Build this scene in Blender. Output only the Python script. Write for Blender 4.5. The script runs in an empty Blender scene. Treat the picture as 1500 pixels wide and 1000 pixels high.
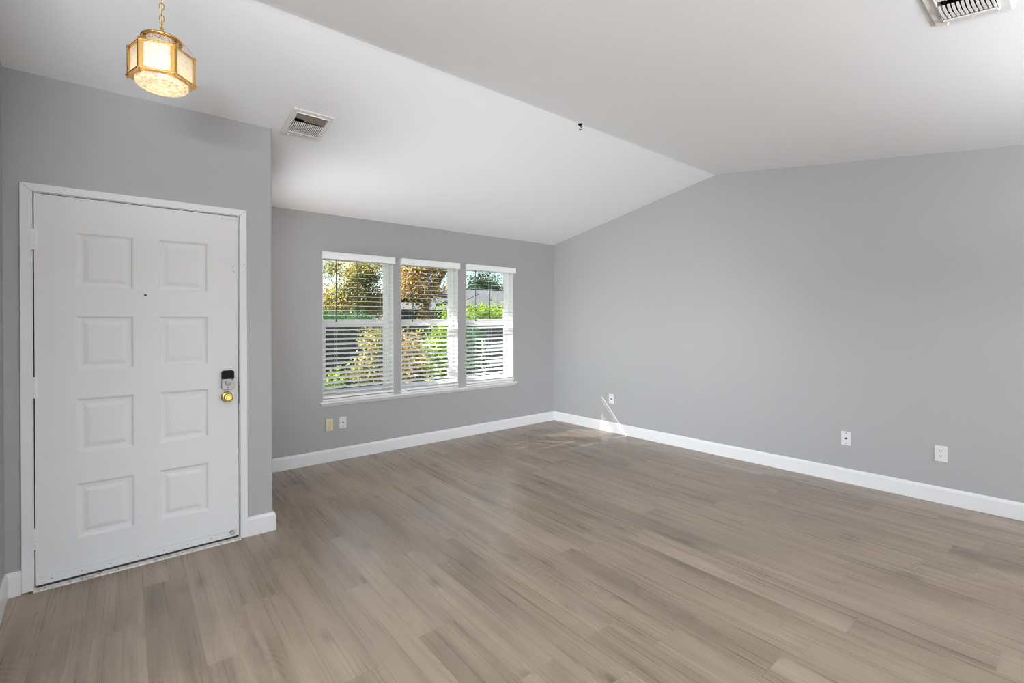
import bpy, bmesh, math, random
from mathutils import Vector, Matrix
R = math.radians
PI = math.pi
scene = bpy.context.scene
C = bpy.context.scene.collection
random.seed(7)

# ------------------------------------------------------------------ camera
EYE = Vector((0, 0, 1.39))
FPX, YAW, ROLL, PITCH, CY = 724.0, 0.7035, -0.0014, 0.0043, 471.43
_F = Vector((math.sin(YAW), math.cos(YAW), 0)); _R = Vector((math.cos(YAW), -math.sin(YAW), 0)); _U = Vector((0, 0, 1))
_F2 = _F*math.cos(PITCH) - _U*math.sin(PITCH); _U2 = _U*math.cos(PITCH) + _F*math.sin(PITCH)
_R3 = _R*math.cos(ROLL) + _U2*math.sin(ROLL); _U3 = _U2*math.cos(ROLL) - _R*math.sin(ROLL)
cam_data = bpy.data.cameras.new('camera'); cam = bpy.data.objects.new('camera', cam_data); C.objects.link(cam)
cam_data.sensor_width = 36; cam_data.lens = FPX*36/1500; cam_data.shift_y = (CY-500)/1500
cam_data.clip_start = .02; cam_data.clip_end = 500
M = Matrix((( _R3.x, _U3.x, -_F2.x, EYE.x), (_R3.y, _U3.y, -_F2.y, EYE.y), (_R3.z, _U3.z, -_F2.z, EYE.z), (0, 0, 0, 1)))
cam.matrix_world = M
scene.camera = cam

def on_plane(x, y, n, c):
    """point of the world plane n.p = c seen at photo position x, y"""
    d = _F2 + _R3*((x-750)/FPX) + _U3*((CY-y)/FPX); n = Vector(n)
    return EYE + d*((c - n.dot(EYE))/n.dot(d))
def at(x, y, Y): return on_plane(x, y, (0, 1, 0), Y)

# ------------------------------------------------------------------ view, sky, sun, big lights
scene.view_settings.view_transform = 'Standard'; scene.view_settings.look = 'None'
scene.view_settings.exposure = 0.0; scene.view_settings.gamma = 1
scene.view_settings.use_curve_mapping = False
cy = scene.cycles
cy.use_denoising = True; cy.use_adaptive_sampling = False; cy.light_sampling_threshold = 0; scene.cycles.filter_width = 1.1; cy.max_bounces = 10; cy.diffuse_bounces = 6; cy.glossy_bounces = 4
cy.transparent_max_bounces = 24; cy.transmission_bounces = 6; cy.sample_clamp_indirect = 6
cy.use_light_tree = True; cy.caustics_reflective = False; cy.caustics_refractive = False

SUNV = Vector((.888, -1, -1.103)).normalized()        # direction the light travels
SKY_STRENGTH = .24
SUN_STRENGTH = 44.0
world = bpy.data.worlds.new('sky'); scene.world = world; world.use_nodes = True
nt = world.node_tree; nt.nodes.clear()
sky = nt.nodes.new('ShaderNodeTexSky'); sky.sky_type = 'NISHITA'; sky.sun_disc = False
sky.sun_elevation = math.asin(-SUNV.z); sky.sun_rotation = math.atan2(-SUNV.x, -SUNV.y)
sky.air_density = 1.0; sky.dust_density = .6; sky.ozone_density = 1.2
bg = nt.nodes.new('ShaderNodeBackground'); bg.inputs[1].default_value = SKY_STRENGTH
wo = nt.nodes.new('ShaderNodeOutputWorld')
nt.links.new(sky.outputs[0], bg.inputs[0]); nt.links.new(bg.outputs[0], wo.inputs[0])
sd = bpy.data.lights.new('sun', 'SUN'); sd.energy = SUN_STRENGTH; sd.angle = R(.06); sd.color = (1, .95, .88)
so = bpy.data.objects.new('sun', sd); C.objects.link(so); so.rotation_euler = SUNV.to_track_quat('-Z', 'Y').to_euler()
so.location = (-8, 14, 14)

def area(name, loc, direction, w, h, power, color=None, spread=180):
    d = bpy.data.lights.new(name, 'AREA'); d.shape = 'RECTANGLE'; d.size = w; d.size_y = h; d.energy = power; d.color = color or (.955, .995, 1.05)
    d.spread = R(spread)
    o = bpy.data.objects.new(name, d); C.objects.link(o); o.location = loc
    o.rotation_euler = Vector(direction).to_track_quat('-Z', 'Y').to_euler(); return o
# rear lamp gives daylight from unseen windows; side and alcove lamps are added fills
POW = dict(rear=172, side=54, up_near=134, up_left=300, alcove=17)
area('daylight_rear', (.4, -4.47, 1.22), (0, 1, .10), 7.9, 2.2, POW['rear'])
area('fill_side', (-3.95, -1.1, 1.05), (.845, .53, -.05), 2.6, 1.7, POW['side'], spread=46)  # added fill, aimed to brighten the right wall near the corner
area('fill_alcove', (.84, 4.25, 1.30), (1, -.38, .15), .80, 1.6, POW['alcove'], spread=130)  # added fill, hidden behind the entry wall
# fill uplights added behind the camera to brighten the ceiling
UPL = [(3.0, -1.5, 'up_near'), (-.75, -.75, 'up_left')]
for ux, uy, un in UPL: area('fill_uplight', (ux, uy, 1.77), (0, 0, 1), .80, .80, POW[un])

# ------------------------------------------------------------------ dimensions
W, D, RX, LX = 4.862, 3.525, 4.892, -.342
HW, RIDGE_Y, RIDGE_Z, SB = 2.4272, 2.5285, 2.8777, .1296
XE = .9075            # right-hand end of the entry wall
def ceil_z(x, y):
    if y >= D:
        zd = 2.655 + .0296*min(1, max(0, (x-1.5)/3.38)); return HW + (zd-HW)*(W-y)/(W-D)
    if y >= RIDGE_Y:
        zd = 2.655 + .0296*min(1, max(0, (x-1.5)/3.38)); return zd + (RIDGE_Z-zd)*(D-y)/(D-RIDGE_Y)
    return max(2.42, RIDGE_Z - SB*(RIDGE_Y-y))

# ------------------------------------------------------------------ materials
def mat(name, color, rough=.5, metal=0, spec=.5, bump=None, **kw):
    m = bpy.data.materials.new(name); m.use_nodes = True; t = m.node_tree; b = t.nodes['Principled BSDF']
    b.inputs['Base Color'].default_value = (*color, 1); b.inputs['Roughness'].default_value = rough
    b.inputs['Metallic'].default_value = metal; b.inputs['Specular IOR Level'].default_value = spec
    for k, v in kw.items(): b.inputs[k.replace('_', ' ')].default_value = v
    tc = t.nodes.new('ShaderNodeTexCoord'); n = t.nodes.new('ShaderNodeTexNoise')
    n.inputs['Scale'].default_value = bump[0] if bump else 30; n.inputs['Detail'].default_value = 3
    t.links.new(tc.outputs['Object'], n.inputs['Vector'])
    bp = t.nodes.new('ShaderNodeBump'); bp.inputs['Strength'].default_value = bump[1] if bump else .02
    bp.inputs['Distance'].default_value = bump[2] if bump else .001
    t.links.new(n.outputs[0], bp.inputs['Height']); t.links.new(bp.outputs[0], b.inputs['Normal'])
    return m
def two_tone(name, c1, c2, scale, rough=.6, detail=4, lo=.35, hi=.65, bump=(60, .1, .002), spec=.4):
    m = mat(name, c1, rough, bump=bump, spec=spec); t = m.node_tree; b = t.nodes['Principled BSDF']
    tc = t.nodes.new('ShaderNodeTexCoord'); n = t.nodes.new('ShaderNodeTexNoise'); n.inputs['Scale'].default_value = scale
    n.inputs['Detail'].default_value = detail
    r = t.nodes.new('ShaderNodeValToRGB'); r.color_ramp.elements[0].position = lo; r.color_ramp.elements[1].position = hi
    r.color_ramp.elements[0].color = (*c1, 1); r.color_ramp.elements[1].color = (*c2, 1)
    t.links.new(tc.outputs['Object'], n.inputs['Vector']); t.links.new(n.outputs[0], r.inputs[0]); t.links.new(r.outputs[0], b.inputs['Base Color'])
    return m
WALL = mat('grey_wall_paint', (.350, .348, .347), .42, spec=.5, bump=(140, .22, .002))
CEIL = mat('ceiling_paint', (.855, .872, .892), .85, spec=.2, bump=(90, .25, .003))
TRIM = mat('white_trim_paint', (.71, .71, .71), .35, spec=.4)
CASEP = mat('casing_paint', (.73, .73, .73), .5, spec=.3)
DOORP = mat('white_door_paint', (.70, .70, .70), .6, spec=.25, bump=(25, .05, .002))
VINYL = mat('white_vinyl', (.82, .83, .84), .35)
BLIND = mat('white_blind', (.84, .84, .84), .4)
CORD = mat('backlit_cord', (.05, .055, .06), .6)  # white cords and wand coloured dark as seen against the bright windows
LCORD = mat('ladder_cord', (.72, .72, .72), .7)
BRASS = mat('polished_brass', (.78, .46, .14), .22, 1)
GOLD = mat('gold_knob', (.80, .56, .16), .16, 1)
NICKEL = mat('satin_nickel', (.40, .39, .37), .45, .35)
BLACK = mat('black_plastic', (.004, .004, .005), .5, spec=.12)
DARKHOLE = mat('dark_hole', (.012, .012, .012), .7)
PLATE = mat('white_plate', (.66, .66, .66), .35)
IVORY = mat('ivory_plate', (.62, .57, .40), .4)
GREYPL = mat('painted_plate', (.36, .36, .365), .5)
REG = mat('register_enamel', (.76, .755, .74), .45)
DUCT = mat('duct_metal', (.05, .042, .035), .8, 0)
SILL = two_tone('worn_threshold', (.58, .56, .52), (.30, .27, .23), 60, .5, 6, .54, .66)
GAPDARK = mat('gap_shade', (.02, .02, .02), .8)  # near black, stands for the shade in the gaps around the door
STUCCO = mat('exterior_stucco', (.5, .47, .42), .9, bump=(60, .3, .01))
SHINGLE = two_tone('grey_shingle', (0.045, 0.048, 0.054), (0.070, 0.074, 0.082), 8, .9)

def glass_mat():
    m = bpy.data.materials.new('window_glass'); m.use_nodes = True; t = m.node_tree; t.nodes.clear()
    tr = t.nodes.new('ShaderNodeBsdfTransparent'); tr.inputs[0].default_value = (.94, .96, .955, 1)
    g = t.nodes.new('ShaderNodeBsdfGlossy'); g.inputs['Roughness'].default_value = .02
    f = t.nodes.new('ShaderNodeFresnel'); f.inputs[0].default_value = 1.45
    mx = t.nodes.new('ShaderNodeMixShader'); o = t.nodes.new('ShaderNodeOutputMaterial')
    mlt = t.nodes.new('ShaderNodeMath'); mlt.operation = 'MULTIPLY'; mlt.inputs[1].default_value = .6
    t.links.new(f.outputs[0], mlt.inputs[0]); t.links.new(mlt.outputs[0], mx.inputs[0])
    t.links.new(tr.outputs[0], mx.inputs[1]); t.links.new(g.outputs[0], mx.inputs[2]); t.links.new(mx.outputs[0], o.inputs[0])
    return m
GLASS = glass_mat()

def lamp_glass(name, tint, transp, bumpscale, emis=0.0):
    m = bpy.data.materials.new(name); m.use_nodes = True; t = m.node_tree; t.nodes.clear()
    tl = t.nodes.new('ShaderNodeBsdfTranslucent'); tl.inputs[0].default_value = (*tint, 1)
    df = t.nodes.new('ShaderNodeBsdfDiffuse'); df.inputs[0].default_value = (*tint, 1)
    tp = t.nodes.new('ShaderNodeBsdfTransparent'); tp.inputs[0].default_value = (1, .95, .86, 1)
    gl = t.nodes.new('ShaderNodeBsdfGlossy'); gl.inputs['Roughness'].default_value = .12
    tc = t.nodes.new('ShaderNodeTexCoord'); n = t.nodes.new('ShaderNodeTexVoronoi'); n.inputs['Scale'].default_value = bumpscale
    t.links.new(tc.outputs['Object'], n.inputs['Vector'])
    b = t.nodes.new('ShaderNodeBump'); b.inputs['Strength'].default_value = .8; b.inputs['Distance'].default_value = .01
    t.links.new(n.outputs['Distance'], b.inputs['Height'])
    for q in (tl, gl): t.links.new(b.outputs[0], q.inputs['Normal'])
    a = t.nodes.new('ShaderNodeMixShader'); a.inputs[0].default_value = .25
    t.links.new(tl.outputs[0], a.inputs[1]); t.links.new(df.outputs[0], a.inputs[2])
    c = t.nodes.new('ShaderNodeMixShader')
    mr = t.nodes.new('ShaderNodeMapRange'); mr.inputs['To Min'].default_value = transp*1.6; mr.inputs['To Max'].default_value = transp*.4
    mr.inputs['From Max'].default_value = .7
    t.links.new(n.outputs['Distance'], mr.inputs[0]); t.links.new(mr.outputs[0], c.inputs[0])
    t.links.new(a.outputs[0], c.inputs[1]); t.links.new(tp.outputs[0], c.inputs[2])
    e = t.nodes.new('ShaderNodeMixShader'); e.inputs[0].default_value = .12
    t.links.new(c.outputs[0], e.inputs[1]); t.links.new(gl.outputs[0], e.inputs[2])
    o = t.nodes.new('ShaderNodeOutputMaterial'); t.links.new(e.outputs[0], o.inputs[0])
    return m
FROST = lamp_glass('frosted_panel', (.95, .93, .88), .10, 55)
CRYSTAL = lamp_glass('cut_crystal', (.95, .90, .80), .45, 85)

def emit(name, col, s):
    m = bpy.data.materials.new(name); m.use_nodes = True; t = m.node_tree; t.nodes.clear()
    e = t.nodes.new('ShaderNodeEmission'); e.inputs[0].default_value = (*col, 1); e.inputs[1].default_value = s
    o = t.nodes.new('ShaderNodeOutputMaterial'); t.links.new(e.outputs[0], o.inputs[0]); return m
BULB = emit('bulb_glow', (1, .78, .46), 7); BULB.cycles.emission_sampling = 'NONE'

def leaf_mat(name, cols, scale=1.3):
    m = bpy.data.materials.new(name); m.use_nodes = True; t = m.node_tree; t.nodes.clear()
    geo = t.nodes.new('ShaderNodeNewGeometry')
    n = t.nodes.new('ShaderNodeTexNoise'); n.inputs['Scale'].default_value = scale; n.inputs['Detail'].default_value = 2
    t.links.new(geo.outputs['Position'], n.inputs['Vector'])
    add = t.nodes.new('ShaderNodeMath'); add.operation = 'MULTIPLY_ADD'; add.inputs[1].default_value = .45; 
    t.links.new(geo.outputs['Random Per Island'], add.inputs[0]); 
    ml = t.nodes.new('ShaderNodeMath'); ml.operation = 'MULTIPLY_ADD'; ml.inputs[1].default_value = 1.5; ml.inputs[2].default_value = -.47
    t.links.new(n.outputs[0], ml.inputs[0]); t.links.new(ml.outputs[0], add.inputs[2])
    r = t.nodes.new('ShaderNodeValToRGB'); cr = r.color_ramp
    while len(cr.elements) < len(cols): cr.elements.new(.5)
    for i, c in enumerate(cols): cr.elements[i].position = i/(len(cols)-1); cr.elements[i].color = (*c, 1)
    t.links.new(add.outputs[0], r.inputs[0])
    d = t.nodes.new('ShaderNodeBsdfDiffuse'); tl = t.nodes.new('ShaderNodeBsdfTranslucent')
    t.links.new(r.outputs[0], d.inputs[0]); t.links.new(r.outputs[0], tl.inputs[0])
    mx = t.nodes.new('ShaderNodeMixShader'); mx.inputs[0].default_value = .5
    t.links.new(d.outputs[0], mx.inputs[1]); t.links.new(tl.outputs[0], mx.inputs[2])
    o = t.nodes.new('ShaderNodeOutputMaterial'); t.links.new(mx.outputs[0], o.inputs[0]); return m
GOLDLEAF = leaf_mat('golden_leaves', [(0.057, 0.075, 0.017), (0.172, 0.138, 0.040), (0.344, 0.195, 0.069), (0.430, 0.316, 0.126), (0.172, 0.195, 0.069)])
OLIVELEAF = leaf_mat('olive_leaves', [(0.057, 0.082, 0.025), (0.164, 0.164, 0.049), (0.344, 0.271, 0.082), (0.492, 0.410, 0.180)])
LIMELEAF = leaf_mat('lime_leaves', [(0.049, 0.108, 0.010), (0.138, 0.236, 0.020), (0.246, 0.354, 0.039), (0.305, 0.394, 0.098)], 3)
DARKLEAF = leaf_mat('dark_green_leaves', [(0.020, 0.044, 0.025), (0.039, 0.079, 0.039), (0.069, 0.123, 0.059)], .8)
HEDGELEAF = leaf_mat('mid_green_leaves', [(0.015, 0.049, 0.025), (0.034, 0.098, 0.044), (0.069, 0.157, 0.049)], 1.5)
BARK = two_tone('bark', (0.060, 0.045, 0.036), (0.144, 0.114, 0.090), 10, .9, bump=(18.000, 0.360, 0.006))
LAWN = two_tone('lawn', (0.049, 0.079, 0.025), (0.123, 0.138, 0.049), 3, .95, bump=(44.280, 0.295, 0.010))
FENCEM = two_tone('weathered_fence', (.035, .034, .038), (.085, .08, .08), 9, .85)
WHITEF = mat('white_rail_paint', (0.656, 0.656, 0.656), .5)
SIDING = mat('house_siding', (0.207, 0.212, 0.226), .8)
ROAD = two_tone('driveway', (.28, .27, .27), (.36, .35, .34), 12, .9)

def floor_mat():
    m = bpy.data.materials.new('oak_vinyl_plank'); m.use_nodes = True; t = m.node_tree; N = t.nodes; L = t.links
    b = N['Principled BSDF']
    def math_(op, a, c=None, v=None):
        n = N.new('ShaderNodeMath'); n.operation = op
        for i, q in enumerate((a, c)):
            if q is None: continue
            if isinstance(q, (int, float)): n.inputs[i].default_value = q
            else: L.new(q, n.inputs[i])
        return n.outputs[0]
    tc = N.new('ShaderNodeTexCoord'); sp = N.new('ShaderNodeSeparateXYZ'); L.new(tc.outputs['Object'], sp.inputs[0])
    xr = math_('ADD', math_('SUBTRACT', sp.outputs['X'], math_('MULTIPLY', sp.outputs['Y'], .045)), .136 + 10*.189)
    xs = math_('DIVIDE', xr, .189); row = math_('FLOOR', xs); fx = math_('FRACT', xs)
    wn = N.new('ShaderNodeTexWhiteNoise'); wn.noise_dimensions = '1D'; L.new(row, wn.inputs['W'])
    ys = math_('DIVIDE', math_('ADD', sp.outputs['Y'], math_('MULTIPLY', wn.outputs[0], 1.22)), 1.22)
    ys = math_('ADD', ys, 20.0); col = math_('FLOOR', ys); fy = math_('FRACT', ys)
    cb = N.new('ShaderNodeCombineXYZ'); L.new(row, cb.inputs[0]); L.new(col, cb.inputs[1])
    pid = N.new('ShaderNodeTexWhiteNoise'); pid.noise_dimensions = '3D'; L.new(cb.outputs[0], pid.inputs['Vector'])
    # plank-local coordinates, shifted so each plank has a grain of its own
    def coords(sx, sy):
        c = N.new('ShaderNodeCombineXYZ'); L.new(math_('MULTIPLY', xr, sx), c.inputs[0]); L.new(math_('MULTIPLY', sp.outputs['Y'], sy), c.inputs[1])
        L.new(math_('MULTIPLY', pid.outputs['Value'], 37.0), c.inputs[2]); return c.outputs[0]
    def noise(vec, scale, detail=4, rough=.55, dist=0):
        n = N.new('ShaderNodeTexNoise'); n.inputs['Scale'].default_value = scale; n.inputs['Detail'].default_value = detail
        n.inputs['Roughness'].default_value = rough; n.inputs['Distortion'].default_value = dist; L.new(vec, n.inputs['Vector']); return n.outputs[0]
    fine = noise(coords(85, 1.0), 1, 3, .55)
    mid = noise(coords(15, .55), 1, 4, .55, .5)
    blot = noise(coords(6.5, 1.6), 1, 3, .5)
    # cathedral rings: contour lines of a smooth field
    fld = noise(coords(4.2, 1.0), 1, 1, .4)
    ring = math_('FRACT', math_('MULTIPLY', fld, 34.0))
    ring = math_('ABSOLUTE', math_('SUBTRACT', ring, .5)); ring = math_('MULTIPLY', ring, 2)
    msk = noise(coords(3.5, .9), 1.7, 1); mr = N.new('ShaderNodeMapRange'); mr.inputs[1].default_value = .50; mr.inputs[2].default_value = .64
    L.new(msk, mr.inputs[0])
    ringm = math_('MULTIPLY', math_('SUBTRACT', ring, .5), mr.outputs[0])
    v = math_('ADD', math_('MULTIPLY', math_('SUBTRACT', fine, .5), .30), math_('MULTIPLY', math_('SUBTRACT', mid, .5), .85))
    v = math_('ADD', v, math_('MULTIPLY', math_('SUBTRACT', blot, .5), .55))
    v = math_('ADD', v, math_('MULTIPLY', ringm, .17))
    v = math_('ADD', v, math_('MULTIPLY', math_('SUBTRACT', pid.outputs['Value'], .5), .17))
    v = math_('ADD', v, .5)
    r = N.new('ShaderNodeValToRGB'); cr = r.color_ramp
    cr.elements[0].position = .12; cr.elements[0].color = (.120, .085, .058, 1)
    cr.elements[1].position = .85; cr.elements[1].color = (.368, .290, .217, 1)
    e = cr.elements.new(.5); e.color = (.258, .197, .144, 1)
    L.new(v, r.inputs[0])
    # knots
    kv = N.new('ShaderNodeTexVoronoi'); kv.inputs['Scale'].default_value = 1; L.new(coords(5.3, 1.9), kv.inputs['Vector'])
    km = N.new('ShaderNodeMapRange'); km.inputs[1].default_value = .03; km.inputs[2].default_value = .17; km.inputs[3].default_value = .45; km.inputs[4].default_value = 1
    L.new(kv.outputs['Distance'], km.inputs[0])
    # seams
    ex = math_('MINIMUM', fx, math_('SUBTRACT', 1.0, fx)); ey = math_('MULTIPLY', math_('MINIMUM', fy, math_('SUBTRACT', 1.0, fy)), 6.45)
    ed = math_('MINIMUM', ex, ey); sm = N.new('ShaderNodeMapRange'); sm.inputs[1].default_value = 0; sm.inputs[2].default_value = .012
    sm.inputs[3].default_value = .68; sm.inputs[4].default_value = 1; L.new(ed, sm.inputs[0])
    tot = math_('MULTIPLY', km.outputs[0], sm.outputs[0])
    mx = N.new('ShaderNodeVectorMath'); mx.operation = 'SCALE'; L.new(r.outputs[0], mx.inputs[0]); L.new(tot, mx.inputs['Scale'])
    L.new(mx.outputs[0], b.inputs['Base Color'])
    rr = N.new('ShaderNodeMapRange'); rr.inputs[3].default_value = .22; rr.inputs[4].default_value = .36; L.new(fine, rr.inputs[0]); L.new(rr.outputs[0], b.inputs['Roughness'])
    b.inputs['Specular IOR Level'].default_value = .5
    bp = N.new('ShaderNodeBump'); bp.inputs['Strength'].default_value = .25; bp.inputs['Distance'].default_value = .0012
    L.new(math_('MULTIPLY', sm.outputs[0], math_('ADD', fine, mid)), bp.inputs['Height']); L.new(bp.outputs[0], b.inputs['Normal'])
    return m
FLOOR = floor_mat()

# ------------------------------------------------------------------ mesh helpers
def obj(name, bm, m, parent=None, smooth=False, bevel=0, seg=2):
    bmesh.ops.recalc_face_normals(bm, faces=bm.faces)
    me = bpy.data.meshes.new(name); bm.to_mesh(me); bm.free()
    me.materials.append(m)
    o = bpy.data.objects.new(name, me); C.objects.link(o)
    if smooth:
        for p in me.polygons: p.use_smooth = True
    if bevel:
        md = o.modifiers.new('bevel', 'BEVEL'); md.width = bevel; md.segments = seg; md.limit_method = 'ANGLE'; md.angle_limit = R(40)
        for p in me.polygons: p.use_smooth = True
        md.harden_normals = True
    if parent: o.parent = parent
    return o
def struct(o, label=None):
    o['kind'] = 'structure'
    if label: o['label'] = label
    return o
def thing(name, label, cat, loc=(0, 0, 0), group=None, rot=None):
    o = bpy.data.objects.new(name, None); C.objects.link(o); o.location = loc; o.empty_display_size = .1
    if rot: o.rotation_euler = rot
    o['label'] = label; o['category'] = cat
    if group: o['group'] = group
    return o
def tag(o, label, cat, group=None, kind=None):
    o['label'] = label; o['category'] = cat
    if group: o['group'] = group
    if kind: o['kind'] = kind
    return o
def box(bm, x0, x1, y0, y1, z0, z1, mtx=None):
    vs = [bm.verts.new(Vector(p) if mtx is None else mtx @ Vector(p)) for p in
          ((x0, y0, z0), (x1, y0, z0), (x1, y1, z0), (x0, y1, z0), (x0, y0, z1), (x1, y0, z1), (x1, y1, z1), (x0, y1, z1))]
    for f in ((0, 3, 2, 1), (4, 5, 6, 7), (0, 1, 5, 4), (1, 2, 6, 5), (2, 3, 7, 6), (3, 0, 4, 7)): bm.faces.new([vs[i] for i in f])
    return bm
def boxes(*a):
    bm = bmesh.new()
    for b in a: box(bm, *b)
    return bm
def prism(bm, pts, axis, a, b):
    """extrude 2-D polygon along axis; pts are the two other coordinates in xyz order"""
    def P(u, v, w):
        return {'x': (w, u, v), 'y': (u, w, v), 'z': (u, v, w)}[axis]
    A = [bm.verts.new(P(u, v, a)) for u, v in pts]; B = [bm.verts.new(P(u, v, b)) for u, v in pts]
    n = len(pts); bm.faces.new(A); bm.faces.new(B[::-1])
    for i in range(n): bm.faces.new((A[i], A[(i+1) % n], B[(i+1) % n], B[i]))
    return bm
def lathe(bm, prof, origin, axis=(0, 0, 1), n=24, phase=0):
    q = Vector(axis).to_track_quat('Z', 'Y').to_matrix(); o = Vector(origin); rings = []
    for r_, h_ in prof:
        if r_ < 1e-6: rings.append([bm.verts.new(o + q @ Vector((0, 0, h_)))]); continue
        rings.append([bm.verts.new(o + q @ Vector((r_*math.cos(phase+2*PI*i/n), r_*math.sin(phase+2*PI*i/n), h_))) for i in range(n)])
    for a, b in zip(rings, rings[1:]):
        for i in range(n):
            j = (i+1) % n
            if len(a) == 1 and len(b) == 1: break
            if len(a) == 1: bm.faces.new((a[0], b[i], b[j]))
            elif len(b) == 1: bm.faces.new((a[i], a[j], b[0]))
            else: bm.faces.new((a[i], a[j], b[j], b[i]))
    return bm
def tube(bm, pts, r, n=8, closed=False, taper=None):
    pts = [Vector(p) for p in pts]; rings = []; N_ = len(pts); prev = None
    for i, p in enumerate(pts):
        d = (pts[(i+1) % N_] - pts[i-1]) if closed or 0 < i < N_-1 else (pts[1]-pts[0] if i == 0 else pts[-1]-pts[-2])
        d.normalize()
        if prev is None: u = d.orthogonal().normalized()
        else: u = (prev - d*prev.dot(d)).normalized()
        prev = u; v = d.cross(u); rr = r if taper is None else r*taper[i]
        rings.append([bm.verts.new(p + (u*math.cos(2*PI*k/n) + v*math.sin(2*PI*k/n))*rr) for k in range(n)])
    rng = range(N_) if closed else range(N_-1)
    for i in rng:
        a, b = rings[i], rings[(i+1) % N_]
        for k in range(n): bm.faces.new((a[k], a[(k+1) % n], b[(k+1) % n], b[k]))
    if not closed: bm.faces.new(rings[0][::-1]); bm.faces.new(rings[-1])
    return bm
def rounded(w, h, r, n=5):
    out = []
    for cx, cz, a0 in ((w/2-r, h/2-r, 0), (-w/2+r, h/2-r, 90), (-w/2+r, -h/2+r, 180), (w/2-r, -h/2+r, 270)):
        for i in range(n+1):
            a = R(a0+90*i/n); out.append((cx+r*math.cos(a), cz+r*math.sin(a)))
    return out

# ------------------------------------------------------------------ room shell
bm = bmesh.new(); box(bm, -4.0, RX, -4.5, W, -.12, 0); struct(obj('floor', bm, FLOOR), 'grey brown oak look plank floor')

# ceiling registers positions (rectangles on the two ceiling slopes)
def slopeA(x, y): return on_plane(x, y, (0, .2237, 1), 2.655 + .2237*D)
def slopeB(x, y): return on_plane(x, y, (0, -SB, 1), RIDGE_Z - SB*RIDGE_Y)
VA = (.962, 1.222, 3.232, 3.545)          # outer flange x0 x1 y0 y1
VB = (2.359, 2.671, .203, .427)
HA = (VA[0]+.033, VA[1]-.033, VA[2]+.033, VA[3]-.033)
HB = (VB[0]+.033, VB[1]-.033, VB[2]+.033, VB[3]-.033)
bm = bmesh.new()
Xs = sorted({-4.0, LX, XE, 1.5, 2.0, 3.0, 4.0, RX, HA[0], HA[1], HB[0], HB[1], 0, -2})
Ys = sorted({-4.5, -3, -1.004, 0, 1, 1.8, RIDGE_Y-.03, RIDGE_Y, RIDGE_Y+.03, 3.0, D, 4.2, W, HA[2], HA[3], HB[2], HB[3], 1.95, -1.5})
vg = {}
def V(x, y):
    if (x, y) not in vg:
        z = ceil_z(x, y)
        if abs(y-RIDGE_Y) < .001: z -= .002
        vg[(x, y)] = bm.verts.new((x, y, z))
    return vg[(x, y)]
for x0, x1 in zip(Xs, Xs[1:]):
    for y0, y1 in zip(Ys, Ys[1:]):
        mx_, my_ = (x0+x1)/2, (y0+y1)/2
        if HA[0] < mx_ < HA[1] and HA[2] < my_ < HA[3]: continue
        if HB[0] < mx_ < HB[1] and HB[2] < my_ < HB[3]: continue
        if mx_ < LX and my_ > 1.95: continue
        if mx_ < XE and my_ > D: continue
        bm.faces.new((V(x0, y0), V(x0, y1), V(x1, y1), V(x1, y0)))
me_c = obj('ceiling', bm, CEIL); struct(me_c, 'white vaulted ceiling')
for p in me_c.data.polygons:
    if p.normal.z > 0: p.flip()
# roof above, with the eave over the windows
bm = bmesh.new()
prism(bm, [(-4.9, 2.62), (-4.9, 2.74), (-1, 2.74), (RIDGE_Y, 3.32), (5.75, 2.47), (5.75, 2.35), (5.1, 2.50), (RIDGE_Y, 3.20), (-1, 2.62)], 'x', -4.3, 5.4)
struct(obj('roof', bm, STUCCO), 'roof and eave over the windows')

WIN = [(1.705, 2.458), (2.545, 3.288), (3.402, 4.148)]
WZ0, WZ1 = .576, 2.045
WT = .16
# window wall (back): cells around the three openings
bm = bmesh.new(); xs = [-.6] + [v for w in WIN for v in w] + [RX+.15]; zt = 2.4272  # left end runs on unseen past the alcove, added to block sun
for x0, x1 in zip(xs, xs[1:]):
    hole = any(abs(x0-w[0]) < 1e-6 for w in WIN)
    if hole: box(bm, x0, x1, W, W+WT, 0, WZ0); box(bm, x0, x1, W, W+WT, WZ1, zt)
    else: box(bm, x0, x1, W, W+WT, 0, zt)
bmesh.ops.remove_doubles(bm, verts=bm.verts, dist=1e-5)
struct(obj('wall_back', bm, WALL), 'grey wall with the three windows')
# right gable wall
bm = bmesh.new()
prism(bm, [(-4.5, 0), (W, 0), (W, HW+.01), (RIDGE_Y, RIDGE_Z+.01), (-1.004, 2.43), (-4.5, 2.43)], 'x', RX, RX+.15)
struct(obj('wall_right', bm, WALL), 'grey gable wall on the right')
# entry wall with the door opening; bullnose at its free corner
DX0, DX1, DZ = -.234, .709, 2.049
bm = bmesh.new(); rr = .012
def fp(x0, x1):
    return x0, x1
def wall_chunk(x0, x1, z0, top=True, z1=None, nose=False):
    y1 = D+.12
    if nose:
        pts = [(x0, D), (x1-rr, D)] + [(x1-rr+rr*math.sin(R(a)), D+rr-rr*math.cos(R(a))) for a in (22, 45, 68, 90)] + [(x1, y1), (x0, y1)]
    else: pts = [(x0, D), (x1, D), (x1, y1), (x0, y1)]
    A = [bm.verts.new((u, v, z0)) for u, v in pts]; B = [bm.verts.new((u, v, ceil_z(u, v)+.01 if top else z1)) for u, v in pts]
    bm.faces.new(A); bm.faces.new(B)
    for i in range(len(pts)): j = (i+1) % len(pts); bm.faces.new((A[i], A[j], B[j], B[i]))
wall_chunk(LX, DX0-.02, 0); wall_chunk(DX0-.02, DX1+.02, DZ+.02); wall_chunk(DX1+.02, XE, 0, nose=True)
struct(obj('wall_entry', bm, WALL), 'grey wall holding the white front door')
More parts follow.
